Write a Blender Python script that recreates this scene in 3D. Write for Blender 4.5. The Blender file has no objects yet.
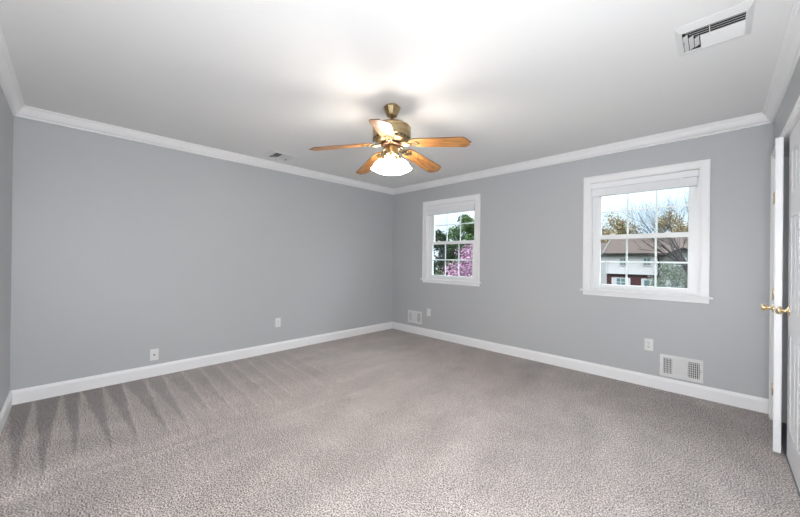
import bpy, bmesh, math, random
from mathutils import Vector, Matrix, noise as mnoise
C = bpy.context.scene.collection
S = bpy.context.scene
PI = math.pi

# ------------------------------------------------------------------ camera
F = Vector((-0.70179172, 0.71238053, 0.00153863))
R = Vector((0.71235323, 0.70174207, 0.01053314))
U = Vector((-0.00642388, -0.00848812, 0.99994334))
CAMPOS = Vector((4.0962, -3.9755, 1.2218))
cd = bpy.data.cameras.new('camera')
cam = bpy.data.objects.new('camera', cd); C.objects.link(cam)
m = Matrix((R, U, -F)).transposed().to_4x4(); m.translation = CAMPOS
cam.matrix_world = m
cd.sensor_fit = 'HORIZONTAL'; cd.sensor_width = 36.0; cd.lens = 323.47 * 36 / 800
cd.clip_start = 0.02; cd.clip_end = 400
S.camera = cam

# ------------------------------------------------------------------ view, sky, sun, large lights
S.view_settings.view_transform = 'Standard'; S.view_settings.look = 'None'
S.view_settings.gamma = 1; S.view_settings.use_curve_mapping = False
S.view_settings.exposure = 0.09

w = bpy.data.worlds.new('sky'); S.world = w; w.use_nodes = True
nt = w.node_tree; nt.nodes.clear()
wo = nt.nodes.new('ShaderNodeOutputWorld'); bg = nt.nodes.new('ShaderNodeBackground')
tc = nt.nodes.new('ShaderNodeTexCoord'); nz = nt.nodes.new('ShaderNodeTexNoise')
rp = nt.nodes.new('ShaderNodeValToRGB')
nz.inputs['Scale'].default_value = 2.2; nz.inputs['Detail'].default_value = 5
rp.color_ramp.elements[0].position = .38; rp.color_ramp.elements[0].color = (.42, .53, .64, 1)
rp.color_ramp.elements[1].position = .62; rp.color_ramp.elements[1].color = (.60, .64, .68, 1)
bg.inputs['Strength'].default_value = 2.0
# overcast dome: brighter towards the zenith
sx = nt.nodes.new('ShaderNodeSeparateXYZ'); mr = nt.nodes.new('ShaderNodeMapRange'); vm = nt.nodes.new('ShaderNodeVectorMath'); vm.operation = 'SCALE'
mr.inputs['From Min'].default_value = .12; mr.inputs['From Max'].default_value = .8; mr.inputs['To Min'].default_value = 1.0; mr.inputs['To Max'].default_value = 9
nt.links.new(tc.outputs['Generated'], sx.inputs[0]); nt.links.new(sx.outputs['Z'], mr.inputs['Value']); nt.links.new(mr.outputs[0], vm.inputs['Scale'])
nt.links.new(tc.outputs['Generated'], nz.inputs['Vector']); nt.links.new(nz.outputs['Fac'], rp.inputs['Fac'])
nt.links.new(rp.outputs['Color'], vm.inputs[0]); nt.links.new(vm.outputs[0], bg.inputs['Color']); nt.links.new(bg.outputs['Background'], wo.inputs['Surface'])

def light(name, kind, loc, energy, color=(1, 1, 1), size=.1, aim=None, **kw):
    l = bpy.data.lights.new(name, kind); l.energy = energy; l.color = color
    o = bpy.data.objects.new(name, l); C.objects.link(o); o.location = loc
    if kind == 'AREA': l.shape = 'DISK'; l.size = size
    elif kind == 'POINT': l.shadow_soft_size = size
    elif kind == 'SUN': l.angle = size
    if aim is not None: o.rotation_euler = Vector(aim).to_track_quat('-Z', 'Y').to_euler()
    return o
light('sun', 'SUN', (0, -10, 20), 1.1, (1, .96, .9), .15, aim=(-.35, .8, -.75))
# unseen fill lamps added behind and beside the camera to brighten the room
light('fill_lamp', 'POINT', (4.06, -4.06, 1.25), 80, (.955, .98, 1), .2)
light('fill_lamp', 'POINT', (4.27, -3.10, .85), 38, (.955, .98, 1), .12)

# ------------------------------------------------------------------ materials
def mat(name, col, rough=.6, metal=0, noise=None, bump=None, spec=.5, emit=None):
    """noise=(scale, amount, second colour)  bump=(scale, strength, distance)"""
    m = bpy.data.materials.new(name); m.use_nodes = True; t = m.node_tree
    b = t.nodes['Principled BSDF']
    b.inputs['Base Color'].default_value = (*col, 1); b.inputs['Roughness'].default_value = rough
    b.inputs['Metallic'].default_value = metal; b.inputs['Specular IOR Level'].default_value = spec
    tc = t.nodes.new('ShaderNodeTexCoord')
    if noise:
        n = t.nodes.new('ShaderNodeTexNoise'); n.inputs['Scale'].default_value = noise[0]; n.inputs['Detail'].default_value = 4
        r = t.nodes.new('ShaderNodeValToRGB')
        r.color_ramp.elements[0].position = .5 - noise[1]; r.color_ramp.elements[0].color = (*col, 1)
        r.color_ramp.elements[1].position = .5 + noise[1]; r.color_ramp.elements[1].color = (*noise[2], 1)
        t.links.new(tc.outputs['Object'], n.inputs['Vector']); t.links.new(n.outputs['Fac'], r.inputs['Fac'])
        t.links.new(r.outputs['Color'], b.inputs['Base Color'])
    if bump:
        n = t.nodes.new('ShaderNodeTexNoise'); n.inputs['Scale'].default_value = bump[0]; n.inputs['Detail'].default_value = 3
        bp = t.nodes.new('ShaderNodeBump'); bp.inputs['Strength'].default_value = bump[1]; bp.inputs['Distance'].default_value = bump[2]
        t.links.new(tc.outputs['Object'], n.inputs['Vector']); t.links.new(n.outputs['Fac'], bp.inputs['Height'])
        t.links.new(bp.outputs['Normal'], b.inputs['Normal'])
    if emit:
        b.inputs['Emission Color'].default_value = (*emit[0], 1); b.inputs['Emission Strength'].default_value = emit[1]
    return m

M = {}
M['wall'] = mat('grey_wall_paint', (.495, .507, .522), .47, bump=(180, .06, .002))
M['ceil'] = mat('ceiling_paint', (.82, .82, .82), .8, bump=(120, .05, .002))
M['trim'] = mat('white_trim_paint', (.89, .89, .90), .35, bump=(60, .03, .001))
M['vinyl'] = mat('white_vinyl', (.92, .93, .94), .3)
M['blind'] = mat('white_blind_slats', (.90, .91, .93), .45)
M['door'] = mat('white_door_paint', (.84, .84, .86), .35)
M['plate'] = mat('white_plastic', (.80, .80, .79), .35)
M['ventm'] = mat('white_vent_metal', (.76, .76, .76), .4)
M['dark'] = mat('dark_slot', (.015, .015, .015), .8)
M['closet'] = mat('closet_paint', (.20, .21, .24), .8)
M['brass'] = mat('polished_brass', (.92, .77, .50), .2, 1)
M['abrass'] = mat('antique_brass', (.34, .25, .13), .28, 1, noise=(14, .25, (.52, .40, .23)))
M['bronze'] = mat('dark_bronze', (.14, .07, .045), .35, .8)
M['steel'] = mat('grey_metal', (.5, .5, .5), .35, 1)

def oak():
    m = bpy.data.materials.new('oak_veneer'); m.use_nodes = True; t = m.node_tree; b = t.nodes['Principled BSDF']
    tc = t.nodes.new('ShaderNodeTexCoord'); mp = t.nodes.new('ShaderNodeMapping'); mp.inputs['Scale'].default_value = (2.2, 22, 22)
    n = t.nodes.new('ShaderNodeTexNoise'); n.inputs['Scale'].default_value = 3.2; n.inputs['Detail'].default_value = 6; n.inputs['Distortion'].default_value = .8
    r = t.nodes.new('ShaderNodeValToRGB')
    r.color_ramp.elements[0].position = .36; r.color_ramp.elements[0].color = (.15, .052, .012, 1)
    r.color_ramp.elements[1].position = .62; r.color_ramp.elements[1].color = (.50, .24, .075, 1)
    t.links.new(tc.outputs['Object'], mp.inputs['Vector']); t.links.new(mp.outputs['Vector'], n.inputs['Vector'])
    t.links.new(n.outputs['Fac'], r.inputs['Fac']); t.links.new(r.outputs['Color'], b.inputs['Base Color'])
    b.inputs['Roughness'].default_value = .32
    return m
M['oak'] = oak()
M['oak_edge'] = mat('dark_oak_edge', (.13, .05, .018), .4)

def glass():
    m = bpy.data.materials.new('window_glass'); m.use_nodes = True; t = m.node_tree; t.nodes.clear()
    o = t.nodes.new('ShaderNodeOutputMaterial'); mx = t.nodes.new('ShaderNodeMixShader')
    a = t.nodes.new('ShaderNodeBsdfTransparent'); g = t.nodes.new('ShaderNodeBsdfGlossy'); f = t.nodes.new('ShaderNodeFresnel')
    a.inputs['Color'].default_value = (.97, .985, .98, 1); g.inputs['Roughness'].default_value = .02; f.inputs['IOR'].default_value = 1.25
    t.links.new(f.outputs['Fac'], mx.inputs['Fac']); t.links.new(a.outputs[0], mx.inputs[1]); t.links.new(g.outputs[0], mx.inputs[2])
    t.links.new(mx.outputs[0], o.inputs['Surface'])
    return m
M['glass'] = glass()

def lampglass():
    m = bpy.data.materials.new('lit_frosted_glass'); m.use_nodes = True; t = m.node_tree; b = t.nodes['Principled BSDF']
    b.inputs['Base Color'].default_value = (.9, .88, .82, 1); b.inputs['Roughness'].default_value = .3
    b.inputs['Emission Color'].default_value = (1, .91, .80, 1); b.inputs['Emission Strength'].default_value = 34
    return m
M['shade'] = lampglass()
M['bulb'] = mat('lit_bulb', (1, 1, 1), .3, emit=((1, .86, .66), 40))

def carpet():
    m = bpy.data.materials.new('carpet_pile'); m.use_nodes = True; t = m.node_tree; b = t.nodes['Principled BSDF']
    N = lambda k: t.nodes.new(k); L = t.links.new
    tc = N('ShaderNodeTexCoord')
    def nz(sc, det, rough=.6, scale=None):
        n = N('ShaderNodeTexNoise'); n.inputs['Scale'].default_value = sc; n.inputs['Detail'].default_value = det; n.inputs['Roughness'].default_value = rough
        if scale:
            mp = N('ShaderNodeMapping'); mp.inputs['Scale'].default_value = scale; mp.inputs['Rotation'].default_value = (0, 0, .25)
            L(tc.outputs['Object'], mp.inputs['Vector']); L(mp.outputs['Vector'], n.inputs['Vector'])
        else: L(tc.outputs['Object'], n.inputs['Vector'])
        return n
    fine = nz(135, 2, .85); mid = nz(30, 3, .7); big = nz(1.1, 4, .6, (2.6, .8, 1))
    rf = N('ShaderNodeValToRGB'); e = rf.color_ramp.elements
    e[0].position = .42; e[0].color = (.095, .078, .070, 1); e[1].position = .58; e[1].color = (.80, .725, .70, 1)
    x = e.new(.49); x.color = (.39, .347, .327, 1)
    L(fine.outputs['Fac'], rf.inputs['Fac'])
    def mul(a, b_, lo, hi, p0=.3, p1=.7):
        mr = N('ShaderNodeMapRange'); mr.inputs['From Min'].default_value = p0; mr.inputs['From Max'].default_value = p1
        mr.inputs['To Min'].default_value = lo; mr.inputs['To Max'].default_value = hi
        L(b_, mr.inputs['Value'])
        v = N('ShaderNodeVectorMath'); v.operation = 'SCALE'; L(a, v.inputs[0]); L(mr.outputs[0], v.inputs['Scale'])
        return v.outputs[0]
    at = N('ShaderNodeAttribute'); at.attribute_name = 'nap'
    c = mul(rf.outputs['Color'], mid.outputs['Fac'], .86, 1.14)
    c = mul(c, big.outputs['Fac'], .88, 1.12)
    blot = nz(4.5, 4, .65); c = mul(c, blot.outputs['Fac'], .90, 1.06)
    c = mul(c, at.outputs['Fac'], .66, 1.30, 0, 1)
    L(c, b.inputs['Base Color'])
    b.inputs['Roughness'].default_value = .95; b.inputs['Specular IOR Level'].default_value = .1
    b.inputs['Sheen Weight'].default_value = .15
    bp = N('ShaderNodeBump'); bp.inputs['Strength'].default_value = .7; bp.inputs['Distance'].default_value = .008
    L(fine.outputs['Fac'], bp.inputs['Height']); L(bp.outputs['Normal'], b.inputs['Normal'])
    return m
M['carpet'] = carpet()

M['grass'] = mat('lawn', (0.021, 0.035, 0.009), .9, noise=(1.5, .25, (0.037, 0.051, 0.016)), spec=.05)
M['siding'] = mat('pale_siding', (0.34, 0.32, 0.32), .7, spec=.05)
M['brick'] = mat('brick_wall', (0.035, 0.013, 0.015), .85, noise=(9, .15, (0.051, 0.023, 0.023)), spec=.05)
M['shingle'] = mat('brown_shingles', (0.040, 0.029, 0.024), .9, noise=(6, .2, (0.064, 0.047, 0.040)), spec=.05)
M['stone'] = mat('grey_stucco', (0.074, 0.074, 0.069), .8, noise=(5, .2, (0.102, 0.102, 0.095)), spec=.05)
M['darktrim'] = mat('dark_gutter', (0.014, 0.013, 0.014), .6, spec=.05)
M['whitetrim'] = mat('white_exterior_trim', (0.277, 0.277, 0.277), .6, spec=.05)
M['winglass'] = mat('house_window_glass', (0.065, 0.097, 0.103), .15)
M['bark'] = mat('grey_bark', (0.028, 0.024, 0.023), .9, spec=.05)
M['barkpale'] = mat('pale_bark', (0.060, 0.055, 0.055), .9, spec=.05)
M['pink'] = mat('pink_blossom', (0.163, 0.071, 0.114), .8, noise=(6, .2, (0.299, 0.185, 0.250)), spec=.05)
M['green'] = mat('fresh_green_leaves', (0.023, 0.046, 0.014), .7, noise=(4, .2, (0.055, 0.088, 0.028)), spec=.05)
M['dkgreen'] = mat('dark_evergreen_leaves', (0.007, 0.015, 0.007), .8, noise=(3, .2, (0.023, 0.035, 0.014)), spec=.05)
M['amber'] = mat('budding_amber_leaves', (0.20, 0.13, 0.075), .8, noise=(2, .2, (0.17, 0.16, 0.085)), spec=.05)
M['sage'] = mat('pale_sage_leaves', (0.074, 0.088, 0.065), .8, noise=(4, .2, (0.120, 0.129, 0.106)), spec=.05)

# ------------------------------------------------------------------ helpers
def props(o, label=None, cat=None, group=None, kind=None):
    for k, v in (('label', label), ('category', cat), ('group', group), ('kind', kind)):
        if v: o[k] = v
    return o
def empty(name, loc, label, cat, group=None, kind=None, rz=0):
    o = bpy.data.objects.new(name, None); C.objects.link(o); o.location = loc; o.rotation_euler = (0, 0, rz)
    o.empty_display_size = .1
    return props(o, label, cat, group, kind)
class MB:
    def __init__(s): s.v = []; s.f = []; s.mi = []; s.sm = []
    def add(s, vs, fs, mi=0, smooth=False):
        b = len(s.v); s.v += [tuple(v) for v in vs]
        for f in fs: s.f.append(tuple(b + i for i in f)); s.mi.append(mi); s.sm.append(smooth)
    def box(s, a, b, mi=0, mtx=None):
        x0, y0, z0 = [min(p, q) for p, q in zip(a, b)]; x1, y1, z1 = [max(p, q) for p, q in zip(a, b)]
        vs = [Vector(p) for p in ((x0, y0, z0), (x1, y0, z0), (x1, y1, z0), (x0, y1, z0), (x0, y0, z1), (x1, y0, z1), (x1, y1, z1), (x0, y1, z1))]
        if mtx: vs = [mtx @ v for v in vs]
        s.add(vs, [(0, 3, 2, 1), (4, 5, 6, 7), (0, 1, 5, 4), (1, 2, 6, 5), (2, 3, 7, 6), (3, 0, 4, 7)], mi)
    def lathe(s, prof, n=32, mtx=None, mi=0, flute=None):
        """prof: list of (r, z)"""
        vs = []
        for k, (r, z) in enumerate(prof):
            for i in range(n):
                a = 2 * PI * i / n; rr = r
                if flute: rr = r * (1 + flute[1] * math.cos(flute[0] * a) * (k / (len(prof) - 1)) ** 1.5)
                v = Vector((rr * math.cos(a), rr * math.sin(a), z)); vs.append(mtx @ v if mtx else v)
        fs = []
        for k in range(len(prof) - 1):
            for i in range(n):
                j = (i + 1) % n; fs.append((k * n + i, k * n + j, (k + 1) * n + j, (k + 1) * n + i))
        s.add(vs, fs, mi, True)
    def tube(s, pts, rads, n=6, mi=0, cap=True):
        pts = [Vector(p) for p in pts]; vs = []; fs = []
        if not hasattr(rads, '__len__'): rads = [rads] * len(pts)
        for k, p in enumerate(pts):
            d = (pts[min(k + 1, len(pts) - 1)] - pts[max(k - 1, 0)])
            d = d.normalized() if d.length > 1e-9 else Vector((0, 0, 1))
            ref = Vector((0, 0, 1)) if abs(d.z) < .9 else Vector((1, 0, 0))
            a = d.cross(ref).normalized(); b = d.cross(a)
            for i in range(n):
                t = 2 * PI * i / n; vs.append(p + (a * math.cos(t) + b * math.sin(t)) * rads[k])
        for k in range(len(pts) - 1):
            for i in range(n):
                j = (i + 1) % n; fs.append((k * n + i, (k + 1) * n + i, (k + 1) * n + j, k * n + j))
        if cap: fs.append(tuple(range(n))); fs.append(tuple(range((len(pts) - 1) * n, len(pts) * n))[::-1])
        s.add(vs, fs, mi, True)
    def prism(s, outline, z0, z1, mtx=None, mi=0, mside=None):
        n = len(outline)
        vs = [Vector((x, y, z0)) for x, y in outline] + [Vector((x, y, z1)) for x, y in outline]
        if mtx: vs = [mtx @ v for v in vs]
        s.add(vs, [tuple(range(n))[::-1], tuple(range(n, 2 * n))], mi)
        s.add(vs, [(i, (i + 1) % n, n + (i + 1) % n, n + i) for i in range(n)], mi if mside is None else mside)
    def build(s, name, mats, parent=None, loc=None, bevel=0, **kw):
        me = bpy.data.meshes.new(name); me.from_pydata(s.v, [], s.f)
        if not isinstance(mats, (list, tuple)): mats = [mats]
        for q in mats: me.materials.append(q)
        me.polygons.foreach_set('material_index', s.mi); me.polygons.foreach_set('use_smooth', s.sm)
        bm = bmesh.new(); bm.from_mesh(me); bmesh.ops.recalc_face_normals(bm, faces=bm.faces); bm.to_mesh(me); bm.free()
        me.update()
        o = bpy.data.objects.new(name, me); C.objects.link(o)
        if parent: o.parent = parent
        if loc: o.location = loc
        if bevel:
            b = o.modifiers.new('bevel', 'BEVEL'); b.width = bevel; b.segments = 2; b.limit_method = 'ANGLE'; b.harden_normals = False
        return props(o, **kw)
def boxes(name, bl, mats, parent=None, bevel=0, **kw):
    q = MB()
    for b in bl: q.box(b[0], b[1], b[2] if len(b) > 2 else 0)
    return q.build(name, mats, parent, bevel=bevel, **kw)
def copy_tree(o, parent=None):
    c = o.copy(); C.objects.link(c)
    if parent: c.parent = parent
    for ch in list(o.children): copy_tree(ch, c)
    return c

LA, LB, H = 4.3187, 4.4046, 2.44

# ------------------------------------------------------------------ room shell
def build_floor():
    import numpy as np
    nx, ny = 300, 294
    xs = np.linspace(0, LB, nx); ys = np.linspace(-LA, 0, ny)
    X, Y = np.meshgrid(xs, ys)
    nap = np.full(X.shape, .5)
    base = [-4.33, -4.19, -4.03, -3.905, -3.76, -3.62, -3.457, -3.306, -3.136, -2.98, -2.81, -2.66, -2.5, -2.33, -2.17, -2.0]
    tips = [(1.62, -4.174), (1.64, -4.078), (1.45, -3.942), (1.52, -3.781), (1.55, -3.651), (1.55, -3.486), (1.55, -3.369),
            (1.4, -3.2), (1.45, -3.06), (1.4, -2.9), (1.5, -2.75), (1.42, -2.6), (1.45, -2.42), (1.4, -2.27), (1.45, -2.1)]
    amp = [1, 1, 1, .9, .8, .7, .55, .42, .32, .25, .2, .16, .12, .1, .08]
    rnd = random.Random(3)
    wob = np.vectorize(lambda a, b: mnoise.noise(Vector((a * 4, b * 4, 0))))(X, Y)
    wob2 = np.vectorize(lambda a, b: mnoise.noise(Vector((a * 22, b * 22, 5))))(X, Y)
    Yw = Y + .008 * wob + .005 * wob2
    for i, (tx, ty) in enumerate(tips):
        y0, y1 = base[i], base[i + 1]
        f = np.clip(X / tx, 0, 1)
        lo = y0 + (ty - y0) * f; hi = y1 + (ty - y1) * f
        inside = np.clip((Yw - lo) / .012, 0, 1) * np.clip((hi - Yw) / .012, 0, 1)
        inside = inside * (X < tx)
        nap -= .46 * amp[i] * inside
        zone = (Yw > y0 - .0) & (Yw <= y1) & (X < tx)
        nap += .16 * amp[i] * zone * (1 - inside)
        # thin bright pile ridge left between two strokes
        rid = np.exp(-((Yw - (y1 + (ty - y1) * f * .9)) / .010) ** 2) * (X < tx) * .28 * (.45 + .5 * (i > 3))
        nap += rid
    # end-of-stroke ridge that runs across the room
    yl = -4.32 + (X - 1.58) * 0 + 0
    ln = X - (1.55 + .10 * (Y + 4.3) + .02 * wob)
    nap += .22 * np.exp(-(ln / .03) ** 2) * np.clip((-1.6 - Y) / 1.5, 0, 1)
    nap -= .10 * np.clip((X - 1.6) / .1, 0, 1)
    # long passes of the vacuum further into the room
    st = np.sin((X * .96 + Y * .28 + .03 * wob) * 2 * PI / .42)
    nap += .035 * np.tanh(st * 3) * np.clip((X - 1.7) / .2, 0, 1)
    nap += .10 * wob * np.clip((X - 1.5) / .3, 0, 1)
    verts = np.stack([X.ravel(), Y.ravel(), np.zeros(X.size)], 1)
    idx = np.arange(nx * ny).reshape(ny, nx)
    faces = np.stack([idx[:-1, :-1], idx[:-1, 1:], idx[1:, 1:], idx[1:, :-1]], -1).reshape(-1, 4)
    me = bpy.data.meshes.new('floor'); me.from_pydata(verts.tolist(), [], faces.tolist())
    at = me.attributes.new('nap', 'FLOAT', 'POINT'); at.data.foreach_set('value', np.clip(nap, 0, 1).ravel().astype('f'))
    me.materials.append(M['carpet']); me.update()
    o = bpy.data.objects.new('floor', me); C.objects.link(o)
    props(o, 'grey beige cut pile carpet with vacuum strokes', 'floor', kind='structure')
build_floor()

T = .14
boxes('ceiling', [((-T, -LA - T, H), (LB + .12, T, H + .15))], M['ceil'], kind='structure', label='smooth white ceiling', cat='ceiling')
boxes('wall_left', [((-T, -LA, 0), (0, 0, H))], M['wall'], kind='structure', label='long plain grey wall on the left', cat='wall')
boxes('wall_front', [((-T, -LA - T, 0), (LB + .12, -LA, H))], M['wall'], kind='structure', label='short strip of grey wall at the left edge', cat='wall')
W1 = (.7065, 1.7362); W2 = (3.0315, 4.0393); CW = .068
O1 = (W1[0] + CW, W1[1] - CW); O2 = (W2[0] + CW, W2[1] - CW); ZB, ZT = .915, 2.068
xs = [-T, O1[0], O1[1], O2[0], O2[1], LB + .12]
bl = [((xs[0], 0, 0), (xs[1], T, H)), ((xs[2], 0, 0), (xs[3], T, H)), ((xs[4], 0, 0), (xs[5], T, H))]
for a, b in (O1, O2): bl += [((a, 0, 0), (b, T, ZB - .02)), ((a, 0, ZT), (b, T, H))]
boxes('wall_back', bl, M['wall'], kind='structure', label='grey wall pierced by two windows', cat='wall')
DY0, DY1, DZ = -.135, -1.465, 2.04     # closet opening
boxes('wall_right', [((LB, DY0, 0), (LB + .12, 0, H)), ((LB, -LA, 0), (LB + .12, DY1, H)), ((LB, DY1, DZ), (LB + .12, DY0, H))],
      M['wall'], kind='structure', label='grey wall around the closet doors at the right edge', cat='wall')
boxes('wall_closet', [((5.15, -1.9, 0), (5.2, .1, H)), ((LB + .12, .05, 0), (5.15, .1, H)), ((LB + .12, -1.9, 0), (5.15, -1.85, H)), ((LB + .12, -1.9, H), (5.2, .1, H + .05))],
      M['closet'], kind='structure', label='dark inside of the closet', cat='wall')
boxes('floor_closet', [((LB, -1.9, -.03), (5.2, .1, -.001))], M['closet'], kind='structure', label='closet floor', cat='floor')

# mouldings: profile points are (distance from wall, z)
CROWN = [(0, 2.352), (.013, 2.352), (.016, 2.357), (.015, 2.363), (.007, 2.365), (.008, 2.370), (.018, 2.372), (.024, 2.376), (.038, 2.395), (.047, 2.412), (.048, 2.419), (.047, 2.422), (.057, 2.424), (.058, 2.430), (.066, 2.431), (.066, H), (0, H)]
BASE = [(0, 0), (.015, 0), (.015, .090), (.0135, .094), (.0135, .099), (.010, .104), (.008, .112), (.005, .1172), (0, .1172)]
def mould(name, prof, wall, s0, s1, mit0=True, mit1=True, **kw):
    q = MB(); vs = []
    for s, mit, sg in ((s0, mit0, 1), (s1, mit1, -1)):
        for p, z in prof:
            t = s + (sg * p if mit else 0)
            vs.append({'left': (p, t, z), 'back': (t, -p, z), 'right': (LB - p, t, z), 'front': (t, -LA + p, z)}[wall])
    n = len(prof)
    q.add(vs, [(i, (i + 1) % n, n + (i + 1) % n, n + i) for i in range(n)] + [tuple(range(n)), tuple(range(n, 2 * n))])
    return q
n = 0
for wall, a, b in (('left', -LA, 0), ('back', 0, LB), ('right', -LA, 0), ('front', 0, LB)):
    n += 1
    mould('trim', CROWN, wall, a, b).build('trim_%d' % n, M['trim'], kind='structure', label='white crown moulding along the %s wall' % wall, cat='moulding')
    if wall != 'right':
        mould('b', BASE, wall, a, b).build('baseboard_%s' % wall, M['trim'], kind='structure', label='white baseboard along the %s wall' % wall, cat='baseboard')
q = mould('b', BASE, 'right', -LA, DY1 - .06, True, False)
q2 = mould('b', BASE, 'right', DY0 + .05, 0, False, True); q.add(q2.v, q2.f)
q.build('baseboard_right', M['trim'], kind='structure', label='white baseboard either side of the closet', cat='baseboard')

# closet casing + jamb
def casing_right():
    q = MB(); t = .014; cw = .050; x1 = LB; x0 = LB - t
    for a, b in (((x0, DY0 - .008, 0), (x1, DY0 + cw - .012, DZ + cw - .01)), ((x0, DY1 - cw + .012, 0), (x1, DY1 + .008, DZ + cw - .01)), ((x0, DY1 + .008, DZ - .008), (x1, DY0 - .008, DZ + cw - .01))):
        q.box(a, b)
    # raised outer bead
    for a, b in (((x0 - .005, DY0 + cw - .026, 0), (x0, DY0 + cw - .012, DZ + cw - .01)), ((x0 - .005, DY1 - cw + .012, DZ + cw - .024), (x0, DY0 + cw - .026, DZ + cw - .01))):
        q.box(a, b)
    # jamb lining
    q.box((LB, DY0 - .008, 0), (LB + .12, DY0, DZ)); q.box((LB, DY1, 0), (LB + .12, DY1 + .008, DZ)); q.box((LB, DY1 + .008, DZ - .008), (LB + .12, DY0 - .008, DZ))
    q.build('trim_5', M['trim'], kind='structure', label='white casing around the closet doorway', cat='trim')
casing_right()

# ------------------------------------------------------------------ closet doors
KNOB = [(0, .058), (.012, .0575), (.020, .054), (.0245, .047), (.025, .041), (.021, .034), (.013, .029), (.0095, .024), (.009, .016), (.012, .010), (.026, .007), (.030, .003), (.031, 0), (0, 0)]
def make_leaf(name, label, width, hinge_far):
    """local: hinge edge at y=0, leaf runs to y=-width; room face at x=0, thickness to +x"""
    th = .035; z0, z1 = .010, 2.026
    r = empty(name, (0, 0, 0), label, 'door', kind='structure')
    q = MB(); q.box((.004, -width, z0), (th - .004, 0, z1))
    st = .105; mid = width / 2
    rows = [(.20, .78), (.93, 1.50), (1.64, 1.90)]
    for fx0, fx1 in ((0, .004), (th - .004, th)):
        q.box((fx0, -width, z0), (fx1, -width + st, z1)); q.box((fx0, -st, z0), (fx1, 0, z1)); q.box((fx0, -mid - .045, z0), (fx1, -mid + .045, z1))
        zz = [z0] + [k for rw in rows for k in rw] + [z1]
        for i in range(0, len(zz), 2):
            q.box((fx0, -width + st, zz[i]), (fx1, -mid - .045, zz[i + 1])); q.box((fx0, -mid + .045, zz[i]), (fx1, -st, zz[i + 1]))
        for a, b in rows:
            for ya, yb in ((-width + st, -mid - .045), (-mid + .045, -st)):
                q.box((fx0 + .0005, ya + .028, a + .028), (fx1 - .0005, yb - .028, b - .028))
    q.build('door_leaf', M['door'], r, bevel=.0015)
    k = MB(); ky = (-width + .062) if hinge_far else (-.062)
    k.lathe(KNOB, 24, Matrix.Translation((0, ky, .925)) @ Matrix.Rotation(-PI / 2, 4, 'Y'))
    k.build('door_knob', M['brass'], r, label='round polished brass knob')
    hy = 0 if hinge_far else -width
    for hz in (.24, .98, 1.72):
        h = MB(); h.tube([(-.006, hy + .002, hz - .045), (-.006, hy + .002, hz + .045)], .006, 10)
        h.tube([(-.006, hy + .002, hz + .045), (-.006, hy + .002, hz + .052)], [.004, .002], 8)
        h.box((-.002, hy - .0 - (.020 if hinge_far else -.0), hz - .044), (0, hy + (.0 if hinge_far else .020), hz + .044))
        h.build('hinge', M['brass'], r, label='small brass butt hinge')
    return r
d1 = make_leaf('door_1', 'white closet door standing slightly ajar, brass hinges facing the room', .655, True)
d1.location = (LB + .003, DY0 - .011, 0); d1.rotation_euler = (0, 0, -math.asin(.056 / .655))
d2 = make_leaf('door_2', 'white panelled closet door at the right edge, shut in its frame', .655, False)
d2.location = (LB + .0045, -.803, 0)

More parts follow.
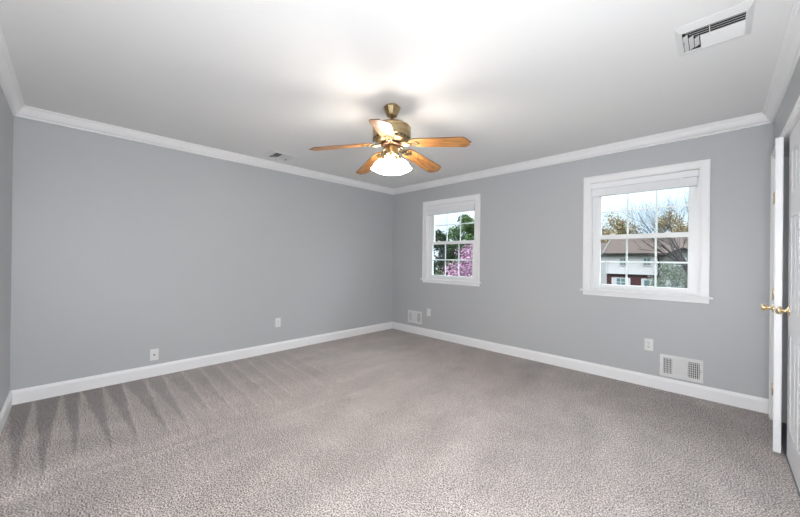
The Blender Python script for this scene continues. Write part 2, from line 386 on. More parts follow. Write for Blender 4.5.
# ------------------------------------------------------------------ windows
def make_window(n, w, o, label):
    r = empty('window_%d' % n, ((w[0] + w[1]) / 2, 0, ZB), label, 'window', kind='structure')
    off = Vector((-(w[0] + w[1]) / 2, 0, -ZB))
    def bx(name, bl, m, parent=r, bevel=.0015, **kw):
        q = MB()
        for b in bl: q.box(Vector(b[0]) + off, Vector(b[1]) + off)
        return q.build(name, m, parent, bevel=bevel, **kw)
    a, b = o; t = .018; top = w_top = 2.137
    bx('casing', [((w[0], -t, ZB), (a + .006, 0, top)), ((b - .006, -t, ZB), (w[1], 0, top)), ((a + .006, -t, ZT - .006), (b - .006, 0, top)),
                  ((w[0], -t - .009, ZB), (w[0] + .014, -t, top)), ((w[1] - .014, -t - .009, ZB), (w[1], -t, top)), ((w[0] + .014, -t - .009, top - .014), (w[1] - .014, -t, top)),
                  ((a - .012, -t - .003, ZB), (a - .004, -t, ZT + .012)), ((b + .004, -t - .003, ZB), (b + .012, -t, ZT + .012)), ((a - .004, -t - .003, ZT + .004), (b + .004, -t, ZT + .012))], M['trim'])
    bx('sill', [((w[0] - .025, -.040, ZB - .020), (w[1] + .025, 0, ZB)), ((a, 0, ZB - .020), (b, .05, ZB))], M['trim'], bevel=.004)
    bx('apron', [((w[0], -.014, ZB - .062), (w[1], 0, ZB - .020)), ((w[0], -.020, ZB - .036), (w[1], -.014, ZB - .020))], M['trim'])
    jw = .030
    bx('jamb', [((a, 0, ZB), (a + .012, T, ZT)), ((b - .012, 0, ZB), (b, T, ZT)), ((a + .012, 0, ZT - .012), (b - .012, T, ZT)), ((a, .05, ZB - .02), (b, T + .03, ZB + .008)),
                ((a + .012, .035, ZB + .008), (a + jw, .043, ZT - .012)), ((b - jw, .035, ZB + .008), (b - .012, .043, ZT - .012)),
                ((a + .012, .079, ZB + .008), (a + jw, .083, ZT - .012)), ((b - jw, .079, ZB + .008), (b - .012, .083, ZT - .012)),
                ((a + .012, .118, ZB + .008), (a + jw + .006, .126, ZT - .012)), ((b - jw - .006, .118, ZB + .008), (b - .012, .126, ZT - .012))], M['vinyl'])
    ga, gb = a + .086, b - .070
    ga, gb = a + .080, b - .080
    for nm, y0, y1, z0, z1, rb, rt in (('lower', .046, .078, ZB + .008, 1.502, .052, .046), ('upper', .084, .116, 1.462, ZT - .012, .040, .045)):
        sa, sb = a + .014, b - .014
        s = bx('sash', [((sa, y0, z0), (ga, y1, z1)), ((gb, y0, z0), (sb, y1, z1)), ((ga, y0, z0), (gb, y1, z0 + rb)), ((ga, y0, z1 - rt), (gb, y1, z1))], M['vinyl'], bevel=.003,
               label='%s sliding sash with a six light grille' % nm)
        ym = (y0 + y1) / 2; g0, g1 = z0 + rb, z1 - rt
        mw = .008
        gl = [((ga, ym - .003, (g0 + g1) / 2 - mw), (gb, ym + .003, (g0 + g1) / 2 + mw))]
        for k in (1, 2):
            xm = ga + (gb - ga) * k / 3
            gl += [((xm - mw, ym - .003, g0), (xm + mw, ym + .003, (g0 + g1) / 2 - mw)), ((xm - mw, ym - .003, (g0 + g1) / 2 + mw), (xm + mw, ym + .003, g1))]
        bx('grille', gl, M['vinyl'], s, bevel=.001)
        bx('pane', [((ga, ym - .008, g0), (gb, ym - .006, g1))], M['glass'], s, bevel=0)
        if nm == 'lower':
            for k in (.22, .74):
                xm = a + (b - a) * k
                q = MB(); q.box(Vector((xm - .022, y0 + .004, z1)) + off, Vector((xm + .022, y1 - .004, z1 + .006)) + off)
                q.lathe([(0, .016), (.010, .015), (.013, .010), (.013, .006), (0, .006)], 12, Matrix.Translation(Vector((xm, ym, z1)) + off))
                q.box(Vector((xm, y0 + .002, z1 + .008)) + off, Vector((xm + .022, y0 + .012, z1 + .014)) + off)
                q.build('sash_lock', M['vinyl'], s)
            bx('lift_rail', [((ga + .06, y0 - .008, z0 + .020), (gb - .06, y0, z0 + .028))], M['vinyl'], s)
    return r
make_window(1, W1, O1, 'white framed window near the room corner looking onto pink blossom')
make_window(2, W2, O2, 'white framed window near the closet looking onto a neighbouring house')

def make_blind(cx, wdt, label):
    r = empty('window_blind', (cx, 0, 2.055), label, 'blind', group='raised window blinds')
    h = wdt / 2
    q = MB(); q.box((-h, -.030, -.058), (h, -.022, .0)); q.box((-h, -.022, -.058), (-h + .008, .02, 0)); q.box((h - .008, -.022, -.058), (h, .02, 0))
    q.build('valance', M['blind'], r, bevel=.002)
    q = MB(); q.box((-h + .010, -.018, -.050), (h - .010, .026, -.004)); q.build('headrail', M['blind'], r)
    q = MB()
    for i in range(12):
        z = -.062 - i * .0052
        q.box((-h + .012, -.027, z - .0047), (h - .012, .026, z))
    q.build('slat_stack', M['blind'], r, kind=None)
    q = MB(); q.box((-h + .012, -.029, -.139), (h - .012, .028, -.125)); q.build('bottom_rail', M['blind'], r, bevel=.003)
    for k in (-.36, .36):
        q = MB(); q.box((k * wdt - .006, -.0300, -.1395), (k * wdt + .006, -.0292, -.058))
        q.build('ladder_tape', M['blind'], r)
    return r
make_blind((O2[0] + O2[1]) / 2, O2[1] - O2[0] - .014, 'white blind pulled right up in the window near the closet')
make_blind((O1[0] + O1[1]) / 2, O1[1] - O1[0] - .014, 'white blind pulled right up in the window with pink blossom')

# ------------------------------------------------------------------ outlets and plates (built facing -y, centred)
def make_outlet(label, kind, loc, rz=0, sc=1):
    r = empty('wall_outlet', loc, label, 'wall plate', rz=rz)
    q = MB(); q.box((-.035, -.005, -.0575), (.035, 0, .0575)); q.build('cover_plate', M['plate'], r, bevel=.002)
    if kind == 'duplex':
        for sz in (-.0195, .0195):
            q = MB()
            out = [(.0165 * math.cos(a) * (1.0), max(-.0135, min(.0135, .0165 * math.sin(a)))) for a in [2 * PI * k / 24 for k in range(24)]]
            q.prism(out, 0, .0025, Matrix.Translation((0, -.005, sz)) @ Matrix.Rotation(PI / 2, 4, 'X'))
            s = q.build('socket', M['plate'], r)
            q = MB(); q.box((-.008, -.0079, -.002 + sz), (-.0055, -.0074, .007 + sz)); q.box((.0055, -.0079, -.001 + sz), (.008, -.0079 + .0005, .006 + sz))
            q.prism([(.0028 * math.cos(2 * PI * k / 10), .0028 * math.sin(2 * PI * k / 10)) for k in range(10)], 0, .0004, Matrix.Translation((0, -.0075, sz - .007)) @ Matrix.Rotation(PI / 2, 4, 'X'))
            q.build('slots', M['dark'], s)
        q = MB(); q.lathe([(0, .0015), (.003, .001), (.0035, 0)], 10, Matrix.Translation((0, -.005, 0)) @ Matrix.Rotation(PI / 2, 4, 'X')); q.build('screw', M['steel'], r)
    else:
        q = MB(); q.lathe([(.0085, 0), (.0085, .006), (.0065, .007), (.0065, 0)], 6, Matrix.Translation((0, -.005, 0)) @ Matrix.Rotation(PI / 2, 4, 'X')); q.lathe([(.0045, 0), (.0045, .012), (.002, .012), (.002, 0)], 12, Matrix.Translation((0, -.005, 0)) @ Matrix.Rotation(PI / 2, 4, 'X'))
        q.build('cable_jack', M['bronze'], r, label='dark threaded cable socket')
        for sz in (-.042, .042):
            q = MB(); q.lathe([(0, .0015), (.003, .001), (.0035, 0)], 10, Matrix.Translation((0, -.005, sz)) @ Matrix.Rotation(PI / 2, 4, 'X')); q.build('screw', M['plate'], r)
    return r
make_outlet('white duplex outlet on the window wall beside the wide vent register', 'duplex', (3.614, 0, .410))
make_outlet('white plate on the window wall beside the register near the room corner', 'duplex', (.833, 0, .380))
make_outlet('white duplex outlet on the plain left wall below mid wall', 'duplex', (0, -2.078, .376), PI / 2)
make_outlet('white cable plate low on the left wall just above the baseboard', 'cable', (0, -3.376, .220), PI / 2)

# ------------------------------------------------------------------ wall registers (centre x, width .305, height .205)
def make_register(label, cx, cz, lever):
    r = empty('wall_register', (cx, 0, cz), label, 'vent')
    w2, h2 = .1525, .102; ix, iz = .128, .072
    q = MB(); q.box((-w2, -.006, -h2), (-ix, 0, h2)); q.box((ix, -.006, -h2), (w2, 0, h2)); q.box((-ix, -.006, -h2), (ix, 0, -iz)); q.box((-ix, -.006, iz), (ix, 0, h2))
    for k in (-.058, .046): q.box((k - .004, -.006, -iz), (k + .004, 0, iz))
    q.build('frame', M['ventm'], r, bevel=.002)
    q = MB(); q.box((-ix, -.0012, -iz), (ix, -.0004, iz)); q.build('duct_opening', M['dark'], r, label='black duct behind the fins')
    q = MB()
    for k in range(10):                      # middle: wide horizontal fins
        z = -iz + (k + .5) * 2 * iz / 10
        q.box((-.054, -.0045, z - .0068), (.042, -.0032, z + .0068), mtx=None)
    q.build('fins', M['ventm'], r, label='broad horizontal fins in the middle')
    for a, b in ((-ix, -.062), (.050, ix)):
        q = MB(); nn = 6
        for k in range(nn):
            x = a + (b - a) * (k + .5) / nn
            q.box((x - .0026, -.005, -iz), (x + .0026, -.0018, iz))
        for k in range(7):
            z = -iz + (k + .5) * 2 * iz / 7
            q.box((a, -.0030, z - .0018), (b, -.0016, z + .0018))
        q.build('fins', M['ventm'], r, label='narrow upright fins over the dark duct')
    q = MB(); lx = ix + .006; q.box((lx - .002, -.0085, -.022), (lx + .002, -.006, .022)); q.box((lx - .004, -.016, -.004), (lx + .004, -.0085, .004))
    q.build('damper_lever', M['steel'], r)
    for sx in (-.142, .142):
        q = MB(); q.lathe([(0, .0015), (.0028, .001), (.0035, 0)], 10, Matrix.Translation((sx, -.006, 0)) @ Matrix.Rotation(PI / 2, 4, 'X')); q.build('screw', M['steel'], r)
    return r
make_register('wide white vent register low on the window wall near the closet', 3.8525, .237, 1)
make_register('white vent register low on the window wall beside the room corner', .536, .268, 1)

# ------------------------------------------------------------------ ceiling vents
def make_ceiling_vent(label, loc):
    r = empty('ceiling_vent', loc, label, 'vent', group=None)
    a, b = .145, .158; i, j = .118, .112; d = .012; yo = .012      # inner opening
    q = MB()
    # sloped flange ring
    O = [(-a, -b, 0), (a, -b, 0), (a, b, 0), (-a, b, 0)]; O2_ = [(-a, -b, -.003), (a, -b, -.003), (a, b, -.003), (-a, b, -.003)]
    I = [(-i - .006, -j - .006 + yo, -d), (i + .006, -j - .006 + yo, -d), (i + .006, j + .006 + yo, -d), (-i - .006, j + .006 + yo, -d)]
    J = [(-i, -j + yo, -d), (i, -j + yo, -d), (i, j + yo, -d), (-i, j + yo, -d)]; K = [(x, y, -.001) for x, y, z in J]
    vs = O + O2_ + I + J + K; fs = []
    for lv in range(4):
        for k in range(4): fs.append((lv * 4 + k, lv * 4 + (k + 1) % 4, (lv + 1) * 4 + (k + 1) % 4, (lv + 1) * 4 + k))
    q.add(vs, fs); q.build('flange', M['ventm'], r)
    q = MB(); q.box((-i, -j + yo, -.0015), (i, j + yo, -.0005)); q.build('duct_opening', M['dark'], r, label='black duct above the louvres')
    q = MB()
    def slat(c, ln, ax, tilt, wd=.019, th=.0012):
        rot = Matrix.Rotation(tilt, 4, 'X' if ax == 'x' else 'Y')
        mt = Matrix.Translation(c) @ rot
        q.box((-ln / 2, -wd / 2, -th / 2) if ax == 'x' else (-wd / 2, -ln / 2, -th / 2), (ln / 2, wd / 2, th / 2) if ax == 'x' else (wd / 2, ln / 2, th / 2), mtx=mt)
    xl = -i + .070
    for k in range(10):
        y = -j + yo + .014 + k * .0218
        x0 = xl - .0 if k > 3 else xl - .055 + k * .012
        near = k < 4
        slat(((x0 + i) / 2, y, -.0085), i - x0, 'x', (.5 if near else -.45), .012 if near else .0205)
    for k in range(3):
        x = -i + .012 + k * .022
        slat((x, yo + .012 + k * .006, -.0085), 2 * j - .05 - k * .04, 'y', -.5, .0205)
    q.build('louvres', M['ventm'], r)
    q = MB(); q.box((-.012, -j + yo, -.0165), (-.009, j + yo - .12, -.0150)); q.build('cross_bar', M['ventm'], r)
    q = MB(); q.box((-i + .004, -.004, -.022), (-i + .008, .004, -.012)); q.build('damper_lever', M['steel'], r)
    return r
v1 = make_ceiling_vent('white louvred ceiling vent nearest the camera, above the closet side', (4.066, -1.614, H))
v2 = copy_tree(v1); v2.location = (.350, -2.235, H); v2['label'] = 'ceiling vent farther away, beside the crown moulding of the left wall'

# ------------------------------------------------------------------ ceiling fan
def make_fan(cx, cy, phase):
    r = empty('ceiling_fan', (cx, cy, H), 'brass ceiling fan with five oak blades and lit glass shades hanging from the ceiling', 'ceiling fan')
    z = lambda h: h - H
    q = MB(); q.lathe([(0, z(2.44)), (.054, z(2.44)), (.057, z(2.434)), (.070, z(2.424)), (.068, z(2.414)), (.060, z(2.398)), (.049, z(2.376)), (.043, z(2.366)), (.043, z(2.360)), (.030, z(2.352)), (.016, z(2.350)), (0, z(2.35))], 10)
    q.sm = [False] * len(q.sm)
    q.build('canopy', M['abrass'], r)
    q = MB(); q.tube([(0, 0, z(2.352)), (0, 0, z(2.29))], .0135, 16); q.build('downrod', M['abrass'], r)
    q = MB()
    q.lathe([(0, z(2.305)), (.030, z(2.304)), (.045, z(2.296)), (.105, z(2.290)), (.140, z(2.276)), (.152, z(2.262)), (.153, z(2.252)), (.149, z(2.248)), (.152, z(2.244)), (.152, z(2.200)), (.149, z(2.196)), (.153, z(2.192)), (.150, z(2.180)), (.138, z(2.160)), (.112, z(2.146)), (.085, z(2.140)), (0, z(2.140))], 48)
    mh = q.build('motor_housing', M['abrass'], r)
    for k in range(24):
        q = MB()
        a = 2 * PI * k / 24
        mt = Matrix.Rotation(a, 4, 'Z') @ Matrix.Translation((.1445, 0, z(2.168))) @ Matrix.Rotation(-.55, 4, 'Y')
        q.box((-.001, -.008, -.010), (.0045, .008, .010), mtx=mt)
        q.build('vent_slot', M['dark'], mh, label='small dark vent slot')
    q = MB(); q.lathe([(0, z(2.140)), (.082, z(2.140)), (.086, z(2.132)), (.080, z(2.122)), (.070, z(2.118)), (0, z(2.118))], 36); q.build('rotor_ring', M['bronze'], r, label='dark red bronze ring under the motor')
    q = MB(); q.lathe([(0, z(2.118)), (.050, z(2.118)), (.054, z(2.110)), (.052, z(2.075)), (.056, z(2.068)), (.056, z(2.058)), (.045, z(2.044)), (.028, z(2.034)), (.012, z(2.026)), (0, z(2.024))], 32); q.build('switch_housing', M['abrass'], r)
    # blades
    tilt = math.radians(-10)   # cw side up
    zb = 2.146; droop = Matrix.Rotation(math.radians(8.5), 4, 'Y'); sag = Matrix.Rotation(math.radians(-1.5), 4, 'Y')
    first = None
    for k in range(5):
        a = math.radians(phase + 72 * k)
        base = Matrix.Rotation(a, 4, 'Z')
        # local frame: x outward
        out = [(.165, -.040), (.20, -.054), (.27, -.060), (.40, -.065), (.56, -.069), (.590, -.068), (.612, -.050), (.622, -.030), (.628, -.012), (.640, 0), (.628, .012), (.622, .030), (.612, .050), (.590, .068), (.56, .069), (.40, .065), (.27, .060), (.20, .054), (.165, .040)]
        q = MB(); q.prism(out, -.003, .003, None, 0, 1)
        b = q.build('blade', [M['oak'], M['oak_edge']], r)
        b.matrix_local = Matrix.Translation((0, 0, z(zb))) @ sag @ base @ droop @ Matrix.Rotation(tilt, 4, 'X')
        # bracket: arm + leaf shaped plate under the blade
        q = MB()
        q.tube([(.070, 0, -.008), (.095, 0, -.012), (.125, 0, -.014), (.150, 0, -.012), (.170, 0, -.008)], [.010, .009, .009, .009, .007], 8)
        q.tube([(.078, .018, -.008), (.110, .026, -.012), (.140, .020, -.012), (.165, .006, -.006)], [.006, .006, .005, .004], 6)
        q.tube([(.078, -.018, -.008), (.110, -.026, -.012), (.140, -.020, -.012), (.165, -.006, -.006)], [.006, .006, .005, .004], 6)
        leaf = [(.145, -.016), (.160, -.034), (.180, -.030), (.190, -.042), (.208, -.030), (.222, -.026), (.232, -.012), (.250, 0), (.232, .012), (.222, .026), (.208, .030), (.190, .042), (.180, .030), (.160, .034), (.145, .016)]
        q.prism(leaf, -.008, -.0032)
        for px, py in ((.180, -.018), (.180, .018), (.222, 0)): q.lathe([(0, -.011), (.005, -.0105), (.006, -.008)], 10, Matrix.Translation((px, py, 0)))
        c = q.build('blade_bracket', M['abrass'], r, bevel=0)
        c.matrix_local = Matrix.Translation((0, 0, z(zb))) @ sag @ base @ droop @ Matrix.Rotation(tilt, 4, 'X')
    # four fluted tulip shades
    for k in range(4):
        a = math.radians(phase + 20 + 90 * k)
        dirm = Matrix.Rotation(a, 4, 'Z') @ Matrix.Translation((.066, 0, z(2.020))) @ Matrix.Rotation(math.radians(-19), 4, 'Y')
        q = MB()
        q.lathe([(0, .012), (.016, .012), (.020, .006), (.022, -.006), (.020, -.010), (0, -.010)], 20, dirm)
        q.tube([Matrix.Rotation(a, 4, 'Z') @ Vector((.040, 0, z(2.064))), dirm @ Vector((0, 0, .01))], .009, 10)
        q.build('shade_fitter', M['abrass'], r)
        q = MB()
        prof = [(.020, -.008), (.030, -.018), (.043, -.036), (.051, -.056), (.054, -.074), (.058, -.088), (.063, -.100), (.067, -.106)]
        q.lathe(prof + [(rr - .003, zz + .001) for rr, zz in prof[::-1]], 48, dirm, flute=None)
        # scallop the rim
        vs = []
        for i, v in enumerate(q.v):
            vs.append(v)
        q.v = vs
        sh = q.build('glass_shade', M['shade'], r, label='glowing frosted tulip glass shade')
        q = MB(); q.lathe([(0, -.075), (.012, -.072), (.018, -.060), (.016, -.045), (.011, -.030), (.010, -.012), (0, -.012)], 16, dirm); q.build('light_bulb', M['bulb'], sh)
    for sx, ln in ((.022, .13), (-.018, .11)):
        q = MB()
        q.tube([(sx, .02 * (1 if sx > 0 else -1), z(2.04)), (sx, .02 * (1 if sx > 0 else -1), z(2.04) - ln)], .0012, 6)
        q.lathe([(0, .012), (.003, .010), (.005, 0), (.003, -.008), (0, -.009)], 10, Matrix.Translation((sx, .02 * (1 if sx > 0 else -1), z(2.04) - ln)))
        q.build('pull_chain', M['brass'], r)
    return r
make_fan(2.233, -2.193, 20.5)

# ------------------------------------------------------------------ outdoors
GZ = -3.15
boxes('ground', [((-110, 1.5, GZ - .2), (60, 110, GZ))], M['grass'], kind='structure', label='green lawn outside below the windows', cat='lawn')

def house():
    r = empty('neighbouring_house', (-2.5, 45, GZ), 'pale sided house with brick lower storey and brown roof outside the window', 'house')
    ox, oy, oz = -2.5, 45, GZ
    def part(name, fn, m, par=r, **kw):
        q = MB(); fn(q); q.v = [(x - ox, y - oy, z_ - oz) for x, y, z_ in q.v]
        return q.build(name, m, par, **kw)
    part('upper_wall', lambda q: (q.box((-6.3, 45, -.42), (9, 51, 2.25)), [q.box((-6.3, 44.985, -.42 + .2 * i), (9, 45, -.42 + .2 * i + .185)) for i in range(13)]), M['siding'], label='pale lap siding')
    part('lower_wall', lambda q: q.box((-6.3, 45.1, GZ), (9, 51, -.42)), M['brick'], label='dark red brick lower storey')
    def roof(q, x0, x1, ye, yr, ze, zr, back):
        th = .18
        q.add([(x0, ye, ze), (x1, ye, ze), (x1, yr, zr), (x0, yr, zr), (x0, ye, ze - th), (x1, ye, ze - th), (x1, yr, zr - th), (x0, yr, zr - th), (x0, back, ze), (x1, back, ze)],
              [(0, 1, 2, 3), (4, 7, 6, 5), (0, 4, 5, 1), (0, 3, 7, 4), (1, 5, 6, 2), (3, 2, 9, 8)])
    part('roof', lambda q: roof(q, -6.6, 9.2, 44.5, 49.0, 2.25, 4.35, 53.5), M['shingle'], label='brown shingle roof')
    part('rake_board', lambda q: q.add([(-6.72, 44.45, 1.98), (-6.72, 49, 4.08), (-6.72, 49, 4.42), (-6.72, 44.45, 2.32), (-6.6, 44.45, 1.98), (-6.6, 49, 4.08), (-6.6, 49, 4.42), (-6.6, 44.45, 2.32)],
         [(0, 1, 2, 3), (4, 7, 6, 5), (0, 4, 5, 1), (3, 2, 6, 7), (0, 3, 7, 4), (1, 5, 6, 2)]), M['stone'])
    part('gutter', lambda q: q.box((-6.6, 44.35, 2.02), (-1.9, 44.5, 2.22)), M['darktrim'], label='dark gutter along the eave')
    part('downspout', lambda q: q.box((-1.05, 44.86, GZ), (-.9, 44.97, 2.0)), M['darktrim'])
    part('belt_board', lambda q: q.box((-6.3, 44.93, -.52), (-.9, 45.05, -.38)), M['darktrim'])
    part('corner_board', lambda q: q.box((-6.42, 44.9, -.42), (-6.2, 45.0, 2.1)), M['whitetrim'])
    # projecting bay with its own gable
    part('gable_bay', lambda q: q.add([(-.6, 43.9, GZ), (3.2, 43.9, GZ), (3.2, 43.9, 1.9), (1.3, 43.9, 2.75), (-.6, 43.9, 1.9), (-.6, 45, GZ), (3.2, 45, GZ), (3.2, 45, 1.9), (1.3, 45, 2.75), (-.6, 45, 1.9)],
         [(0, 1, 2, 3, 4), (5, 9, 8, 7, 6), (0, 4, 9, 5), (1, 6, 7, 2), (2, 7, 8, 3), (3, 8, 9, 4)]), M['stone'], label='grey projecting bay under a small gable')
    part('gable_roof', lambda q: q.add([(-1.0, 43.5, 1.78), (1.3, 43.5, 2.86), (3.6, 43.5, 1.78), (-1.0, 43.5, 1.62), (1.3, 43.5, 2.68), (3.6, 43.5, 1.62), (-1.0, 46, 1.78), (1.3, 46, 2.86), (3.6, 46, 1.78), (-1.0, 46, 1.62), (1.3, 46, 2.68), (3.6, 46, 1.62)],
         [(0, 1, 7, 6), (1, 2, 8, 7), (3, 9, 10, 4), (4, 10, 11, 5), (0, 3, 4, 1), (1, 4, 5, 2), (6, 7, 10, 9), (7, 8, 11, 10), (0, 6, 9, 3), (2, 5, 11, 8)]), M['darktrim'])
    def win(xa, xb, za, zb, y, shut=False):
        f = part('window', lambda q: (q.box((xa - .1, y - .09, za - .1), (xa, y, zb + .1)), q.box((xb, y - .09, za - .1), (xb + .1, y, zb + .1)), q.box((xa, y - .09, zb), (xb, y, zb + .1)), q.box((xa, y - .09, za - .1), (xb, y, za)), q.box((xa, y - .06, (za + zb) / 2 - .04), (xb, y, (za + zb) / 2 + .04)),
                                      q.box(((xa + xb) / 2 - .04, y - .05, za), ((xa + xb) / 2 + .04, y, zb))), M['whitetrim'])
        part('window_glass', lambda q: q.box((xa, y - .03, za), (xb, y - .01, zb)), M['winglass'], f)
        if shut:
            if shut: part('shutter', lambda q: q.box((xa - .55, y - .07, za - .1), (xa - .12, y, zb + .1)), M['whitetrim'], f)
        if shut: part('shutter', lambda q: q.box((xb + .12, y - .07, za - .1), (xb + .55, y, zb + .1)), M['whitetrim'], f)
    win(-4.8, -4.25, .75, 1.55, 44.98); win(-2.4, -1.8, .80, 1.60, 44.98); win(.6, 1.5, .85, 1.6, 43.9)
    win(-5.2, -4.3, -1.9, -.95, 45.1, True); win(.35, 1.85, -2.1, -1.0, 43.9, True)
    d = part('front_door', lambda q: q.box((-2.65, 45.0, GZ), (-1.55, 45.1, -.85)), M['whitetrim'], label='white front door')
    part('window_glass', lambda q: q.box((-2.35, 44.98, -1.8), (-1.85, 45.0, -1.05)), M['winglass'], d)
house()

def house2():
    r = empty('neighbouring_house', (-13.9, 49.5, GZ), 'second house set back at the left of the pale sided house', 'house')
    q = MB(); q.box((-6.3, 0, 0), (6.8, 6, 5.35)); q.build('wall', M['siding'], r)
    q = MB(); q.add([(-6.5, -.5, 5.35), (7, -.5, 5.35), (7, 3.2, 7.2), (-6.5, 3.2, 7.2), (7, 6.5, 5.35), (-6.5, 6.5, 5.35), (-6.5, -.5, 5.2), (7, -.5, 5.2), (7, 6.5, 5.2), (-6.5, 6.5, 5.2)],
                    [(0, 1, 2, 3), (3, 2, 4, 5), (6, 9, 8, 7), (0, 6, 7, 1), (1, 7, 8, 4, 2), (5, 9, 6, 0, 3), (4, 8, 9, 5)]); q.build('roof', M['shingle'], r)
    for x in (-3, 1.5, 4.6):
        q = MB(); q.box((x - .5, -.05, 3.6), (x + .5, 0, 4.8)); q.build('window', M['winglass'], r)
house2()

def grow(q, rnd, p, d, ln, rad, depth, ends, spread=.55, up=.12, nseg=3, kids=(2, 3)):
    pts = [p]; rads = [rad]; dd = d.copy()
    for i in range(nseg):
        dd = (dd + Vector((rnd.uniform(-1, 1), rnd.uniform(-1, 1), rnd.uniform(-.6, .8))) * .16 + Vector((0, 0, up * .3))).normalized()
        pts.append(pts[-1] + dd * ln / nseg); rads.append(rad * (1 - .45 * (i + 1) / nseg))
    q.tube(pts, rads, 5 if depth > 2 else 3, cap=False)
    ends.append((pts[-1], dd, depth))
    if depth == 0: return
    for k in range(rnd.randint(*kids) + (1 if depth > 2 else 0)):
        t = rnd.uniform(.35, 1); j = min(nseg - 1, int(t * nseg)); s = pts[j].lerp(pts[j + 1], t * nseg - j)
        axis = Vector((rnd.uniform(-1, 1), rnd.uniform(-1, 1), rnd.uniform(-1, 1))).normalized()
        nd = (dd + axis * spread * 1.5 + Vector((0, 0, up))).normalized()
        grow(q, rnd, s, nd, ln * rnd.uniform(.6, .8), rads[min(j + 1, nseg)] * .62, depth - 1, ends, spread, up, nseg, kids)

def leafcloud(rnd, centres, n, rad, size, squash=.8):
    q = MB()
    for i in range(n):
        c = centres[rnd.randrange(len(centres))]
        d = Vector((rnd.gauss(0, 1), rnd.gauss(0, 1), rnd.gauss(0, 1))).normalized() * rad * rnd.random() ** .5
        d.z *= squash; p = Vector(c) + d
        a = Vector((rnd.gauss(0, 1), rnd.gauss(0, 1), rnd.gauss(0, 1))).normalized(); b = a.orthogonal().normalized()
        if rnd.random() < .5: b = a.cross(b)
        s = size * rnd.uniform(.6, 1.3)
        q.add([p - a * s, p + b * s * .6, p + a * s, p - b * s * .6], [(0, 1, 2, 3)])
    return q

def tree(name, loc, seed, height, label, cat='tree', leaf=None, nleaf=4000, lsize=.12, lrad=.8, trunk=.16, lean=(0, 0), depth=5, bark='bark', group=None, spread=.55, first=.3, kids=(2, 3)):
    rnd = random.Random(seed); r = empty(name, loc, label, cat, group)
    q = MB(); ends = []
    grow(q, rnd, Vector((0, 0, -.05)), Vector((lean[0], lean[1], 1)).normalized(), height * first, trunk, depth, ends, spread, kids=kids)
    top = max(e[0].z for e in ends); s = height / top
    q.v = [(v[0] * s if False else v[0], v[1], v[2] * s) for v in q.v]
    q.build('trunk_and_branches', M[bark], r)
    if leaf:
        cs = [Vector((e[0].x, e[0].y, e[0].z * s)) for e in ends if e[2] <= 2]
        leafcloud(rnd, cs, nleaf, lrad, lsize).build('foliage', M[leaf], r)
    return r
def bushy(name, loc, seed, w_, h_, label, leaf, n, lsize, cat='tree', trunk=.15, base=.0, conical=False, group=None):
    """dense crown on a short trunk"""
    rnd = random.Random(seed); r = empty(name, loc, label, cat, group)
    q = MB(); q.tube([(0, 0, -.05), (.1, 0, h_ * .45), (0, .1, h_ * .8)], [trunk, trunk * .6, trunk * .2], 7)
    for k in range(9):
        a = rnd.uniform(0, 2 * PI); zz = rnd.uniform(.3, .7) * h_
        q.tube([(0, 0, zz), (math.cos(a) * w_ * .4, math.sin(a) * w_ * .4, zz + h_ * .18)], [trunk * .35, trunk * .1], 5)
    q.build('trunk_and_branches', M['bark'], r)
    cs = []
    for k in range(60):
        t = rnd.random(); zz = base + (h_ - base) * t
        rr = (w_ / 2) * ((1 - t) ** .8 if conical else math.sqrt(max(.05, 1 - (2 * t - 1) ** 2)))
        a = rnd.uniform(0, 2 * PI); k2 = rr * rnd.uniform(.3, .95)
        cs.append((math.cos(a) * k2, math.sin(a) * k2, zz))
    leafcloud(rnd, cs, n, w_ * .16, lsize).build('foliage', M[leaf], r)
    return r
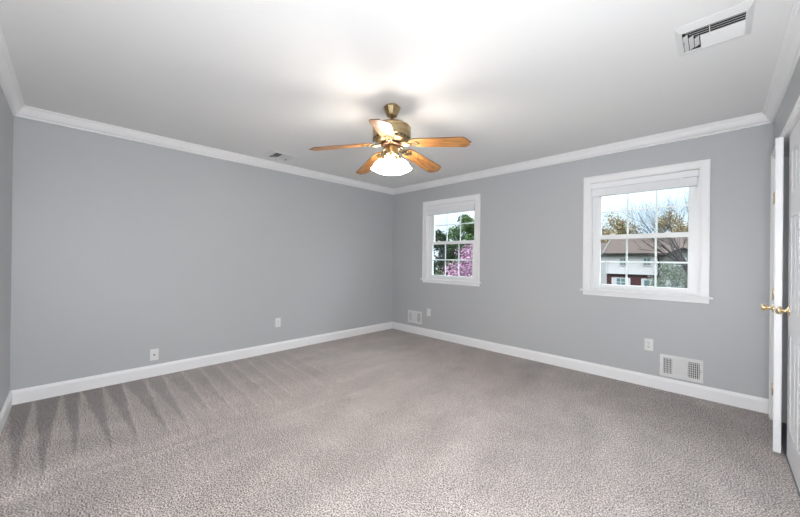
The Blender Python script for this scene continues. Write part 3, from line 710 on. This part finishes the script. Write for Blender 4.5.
# window near the closet
tree('bare_tree', (4.0, 17.0, GZ), 11, 10.0, 'large leafless tree reaching its limbs left across the pale sided house', trunk=.15, lean=(-.38, .05), depth=7, first=.25, spread=.5, kids=(2, 4))
bushy('shrub', (1.3, 31, GZ), 21, 3.6, 3.9, 'pale green budding shrub in front of the house bay', 'sage', 5000, .06, cat='shrub', trunk=.06)
tree('bare_tree', (2.1, 24, GZ), 6, 6.6, 'small twiggy leafless tree in front of the grey gable bay', trunk=.07, depth=6, first=.22, spread=.6, bark='barkpale')
for i, (x, y, h, sd, lf, lb) in enumerate([
    (-15.5, 66, 13.2, 31, 'amber', 'amber budding tree rising behind the roofs, farthest left of the row'),
    (-9.6, 61.5, 12.9, 32, 'amber', 'amber budding tree behind the join of the two houses'),
    (-3.0, 70, 13.6, 33, 'amber', 'tall olive tinted budding tree behind the middle of the brown roof'),
    (2.2, 60, 11.0, 34, 'amber', 'sparse budding tree behind the grey gable bay')]):
    tree('budding_tree', (x, y, GZ), sd, h, lb, leaf=lf, nleaf=11000, lsize=.15, lrad=1.1, trunk=.2, depth=6, bark='barkpale', group='budding trees behind the houses', spread=.6, first=.22)
# window near the corner
bushy('cherry_tree', (-3.5, 8.3, GZ), 41, 3.6, 4.75, 'pink blossoming tree close outside the window near the corner', 'pink', 15000, .045, trunk=.10, base=1.2)
bushy('leafy_tree', (-11.0, 19.5, GZ), 42, 3.6, 7.8, 'fresh green leafy tree behind the pink blossom', 'green', 10000, .09, base=2.4)
bushy('evergreen_tree', (-17.8, 24.5, GZ), 43, 5.2, 7.2, 'dark evergreen at the left of the window view behind the blossom', 'dkgreen', 14000, .11, base=.2)
bushy('evergreen_tree', (-12.8, 26.5, GZ), 44, 5.2, 7.4, 'dark evergreen behind the fresh green tree', 'dkgreen', 14000, .11, base=.2)
bushy('evergreen_tree', (-17.2, 32, GZ), 45, 7.0, 8.2, 'dark evergreen half hidden behind the other evergreens', 'dkgreen', 12000, .13, base=.2)
tree('bare_tree', (-16.2, 21.0, GZ), 46, 9.2, 'leafless pale tree left of the fresh green tree', trunk=.09, depth=6, bark='barkpale', spread=.45, first=.24)

def hedge():
    rnd = random.Random(9); r = empty('hedge', (-7.6, 13.5, GZ), 'dark green hedge right behind the pink blossoming tree', 'hedge')
    q = MB()
    for k in range(9): q.tube([(-3.6 + k * .9, 0, -.05), (-3.6 + k * .9 + .1, 0, 2.4)], [.05, .02], 5)
    q.build('stems', M['bark'], r)
    cs = [(rnd.uniform(-3.8, 3.8), rnd.uniform(-.5, .5), rnd.uniform(.2, 3.5)) for _ in range(130)]
    leafcloud(rnd, cs, 15000, .5, .06, 1).build('foliage', M['dkgreen'], r)
hedge()
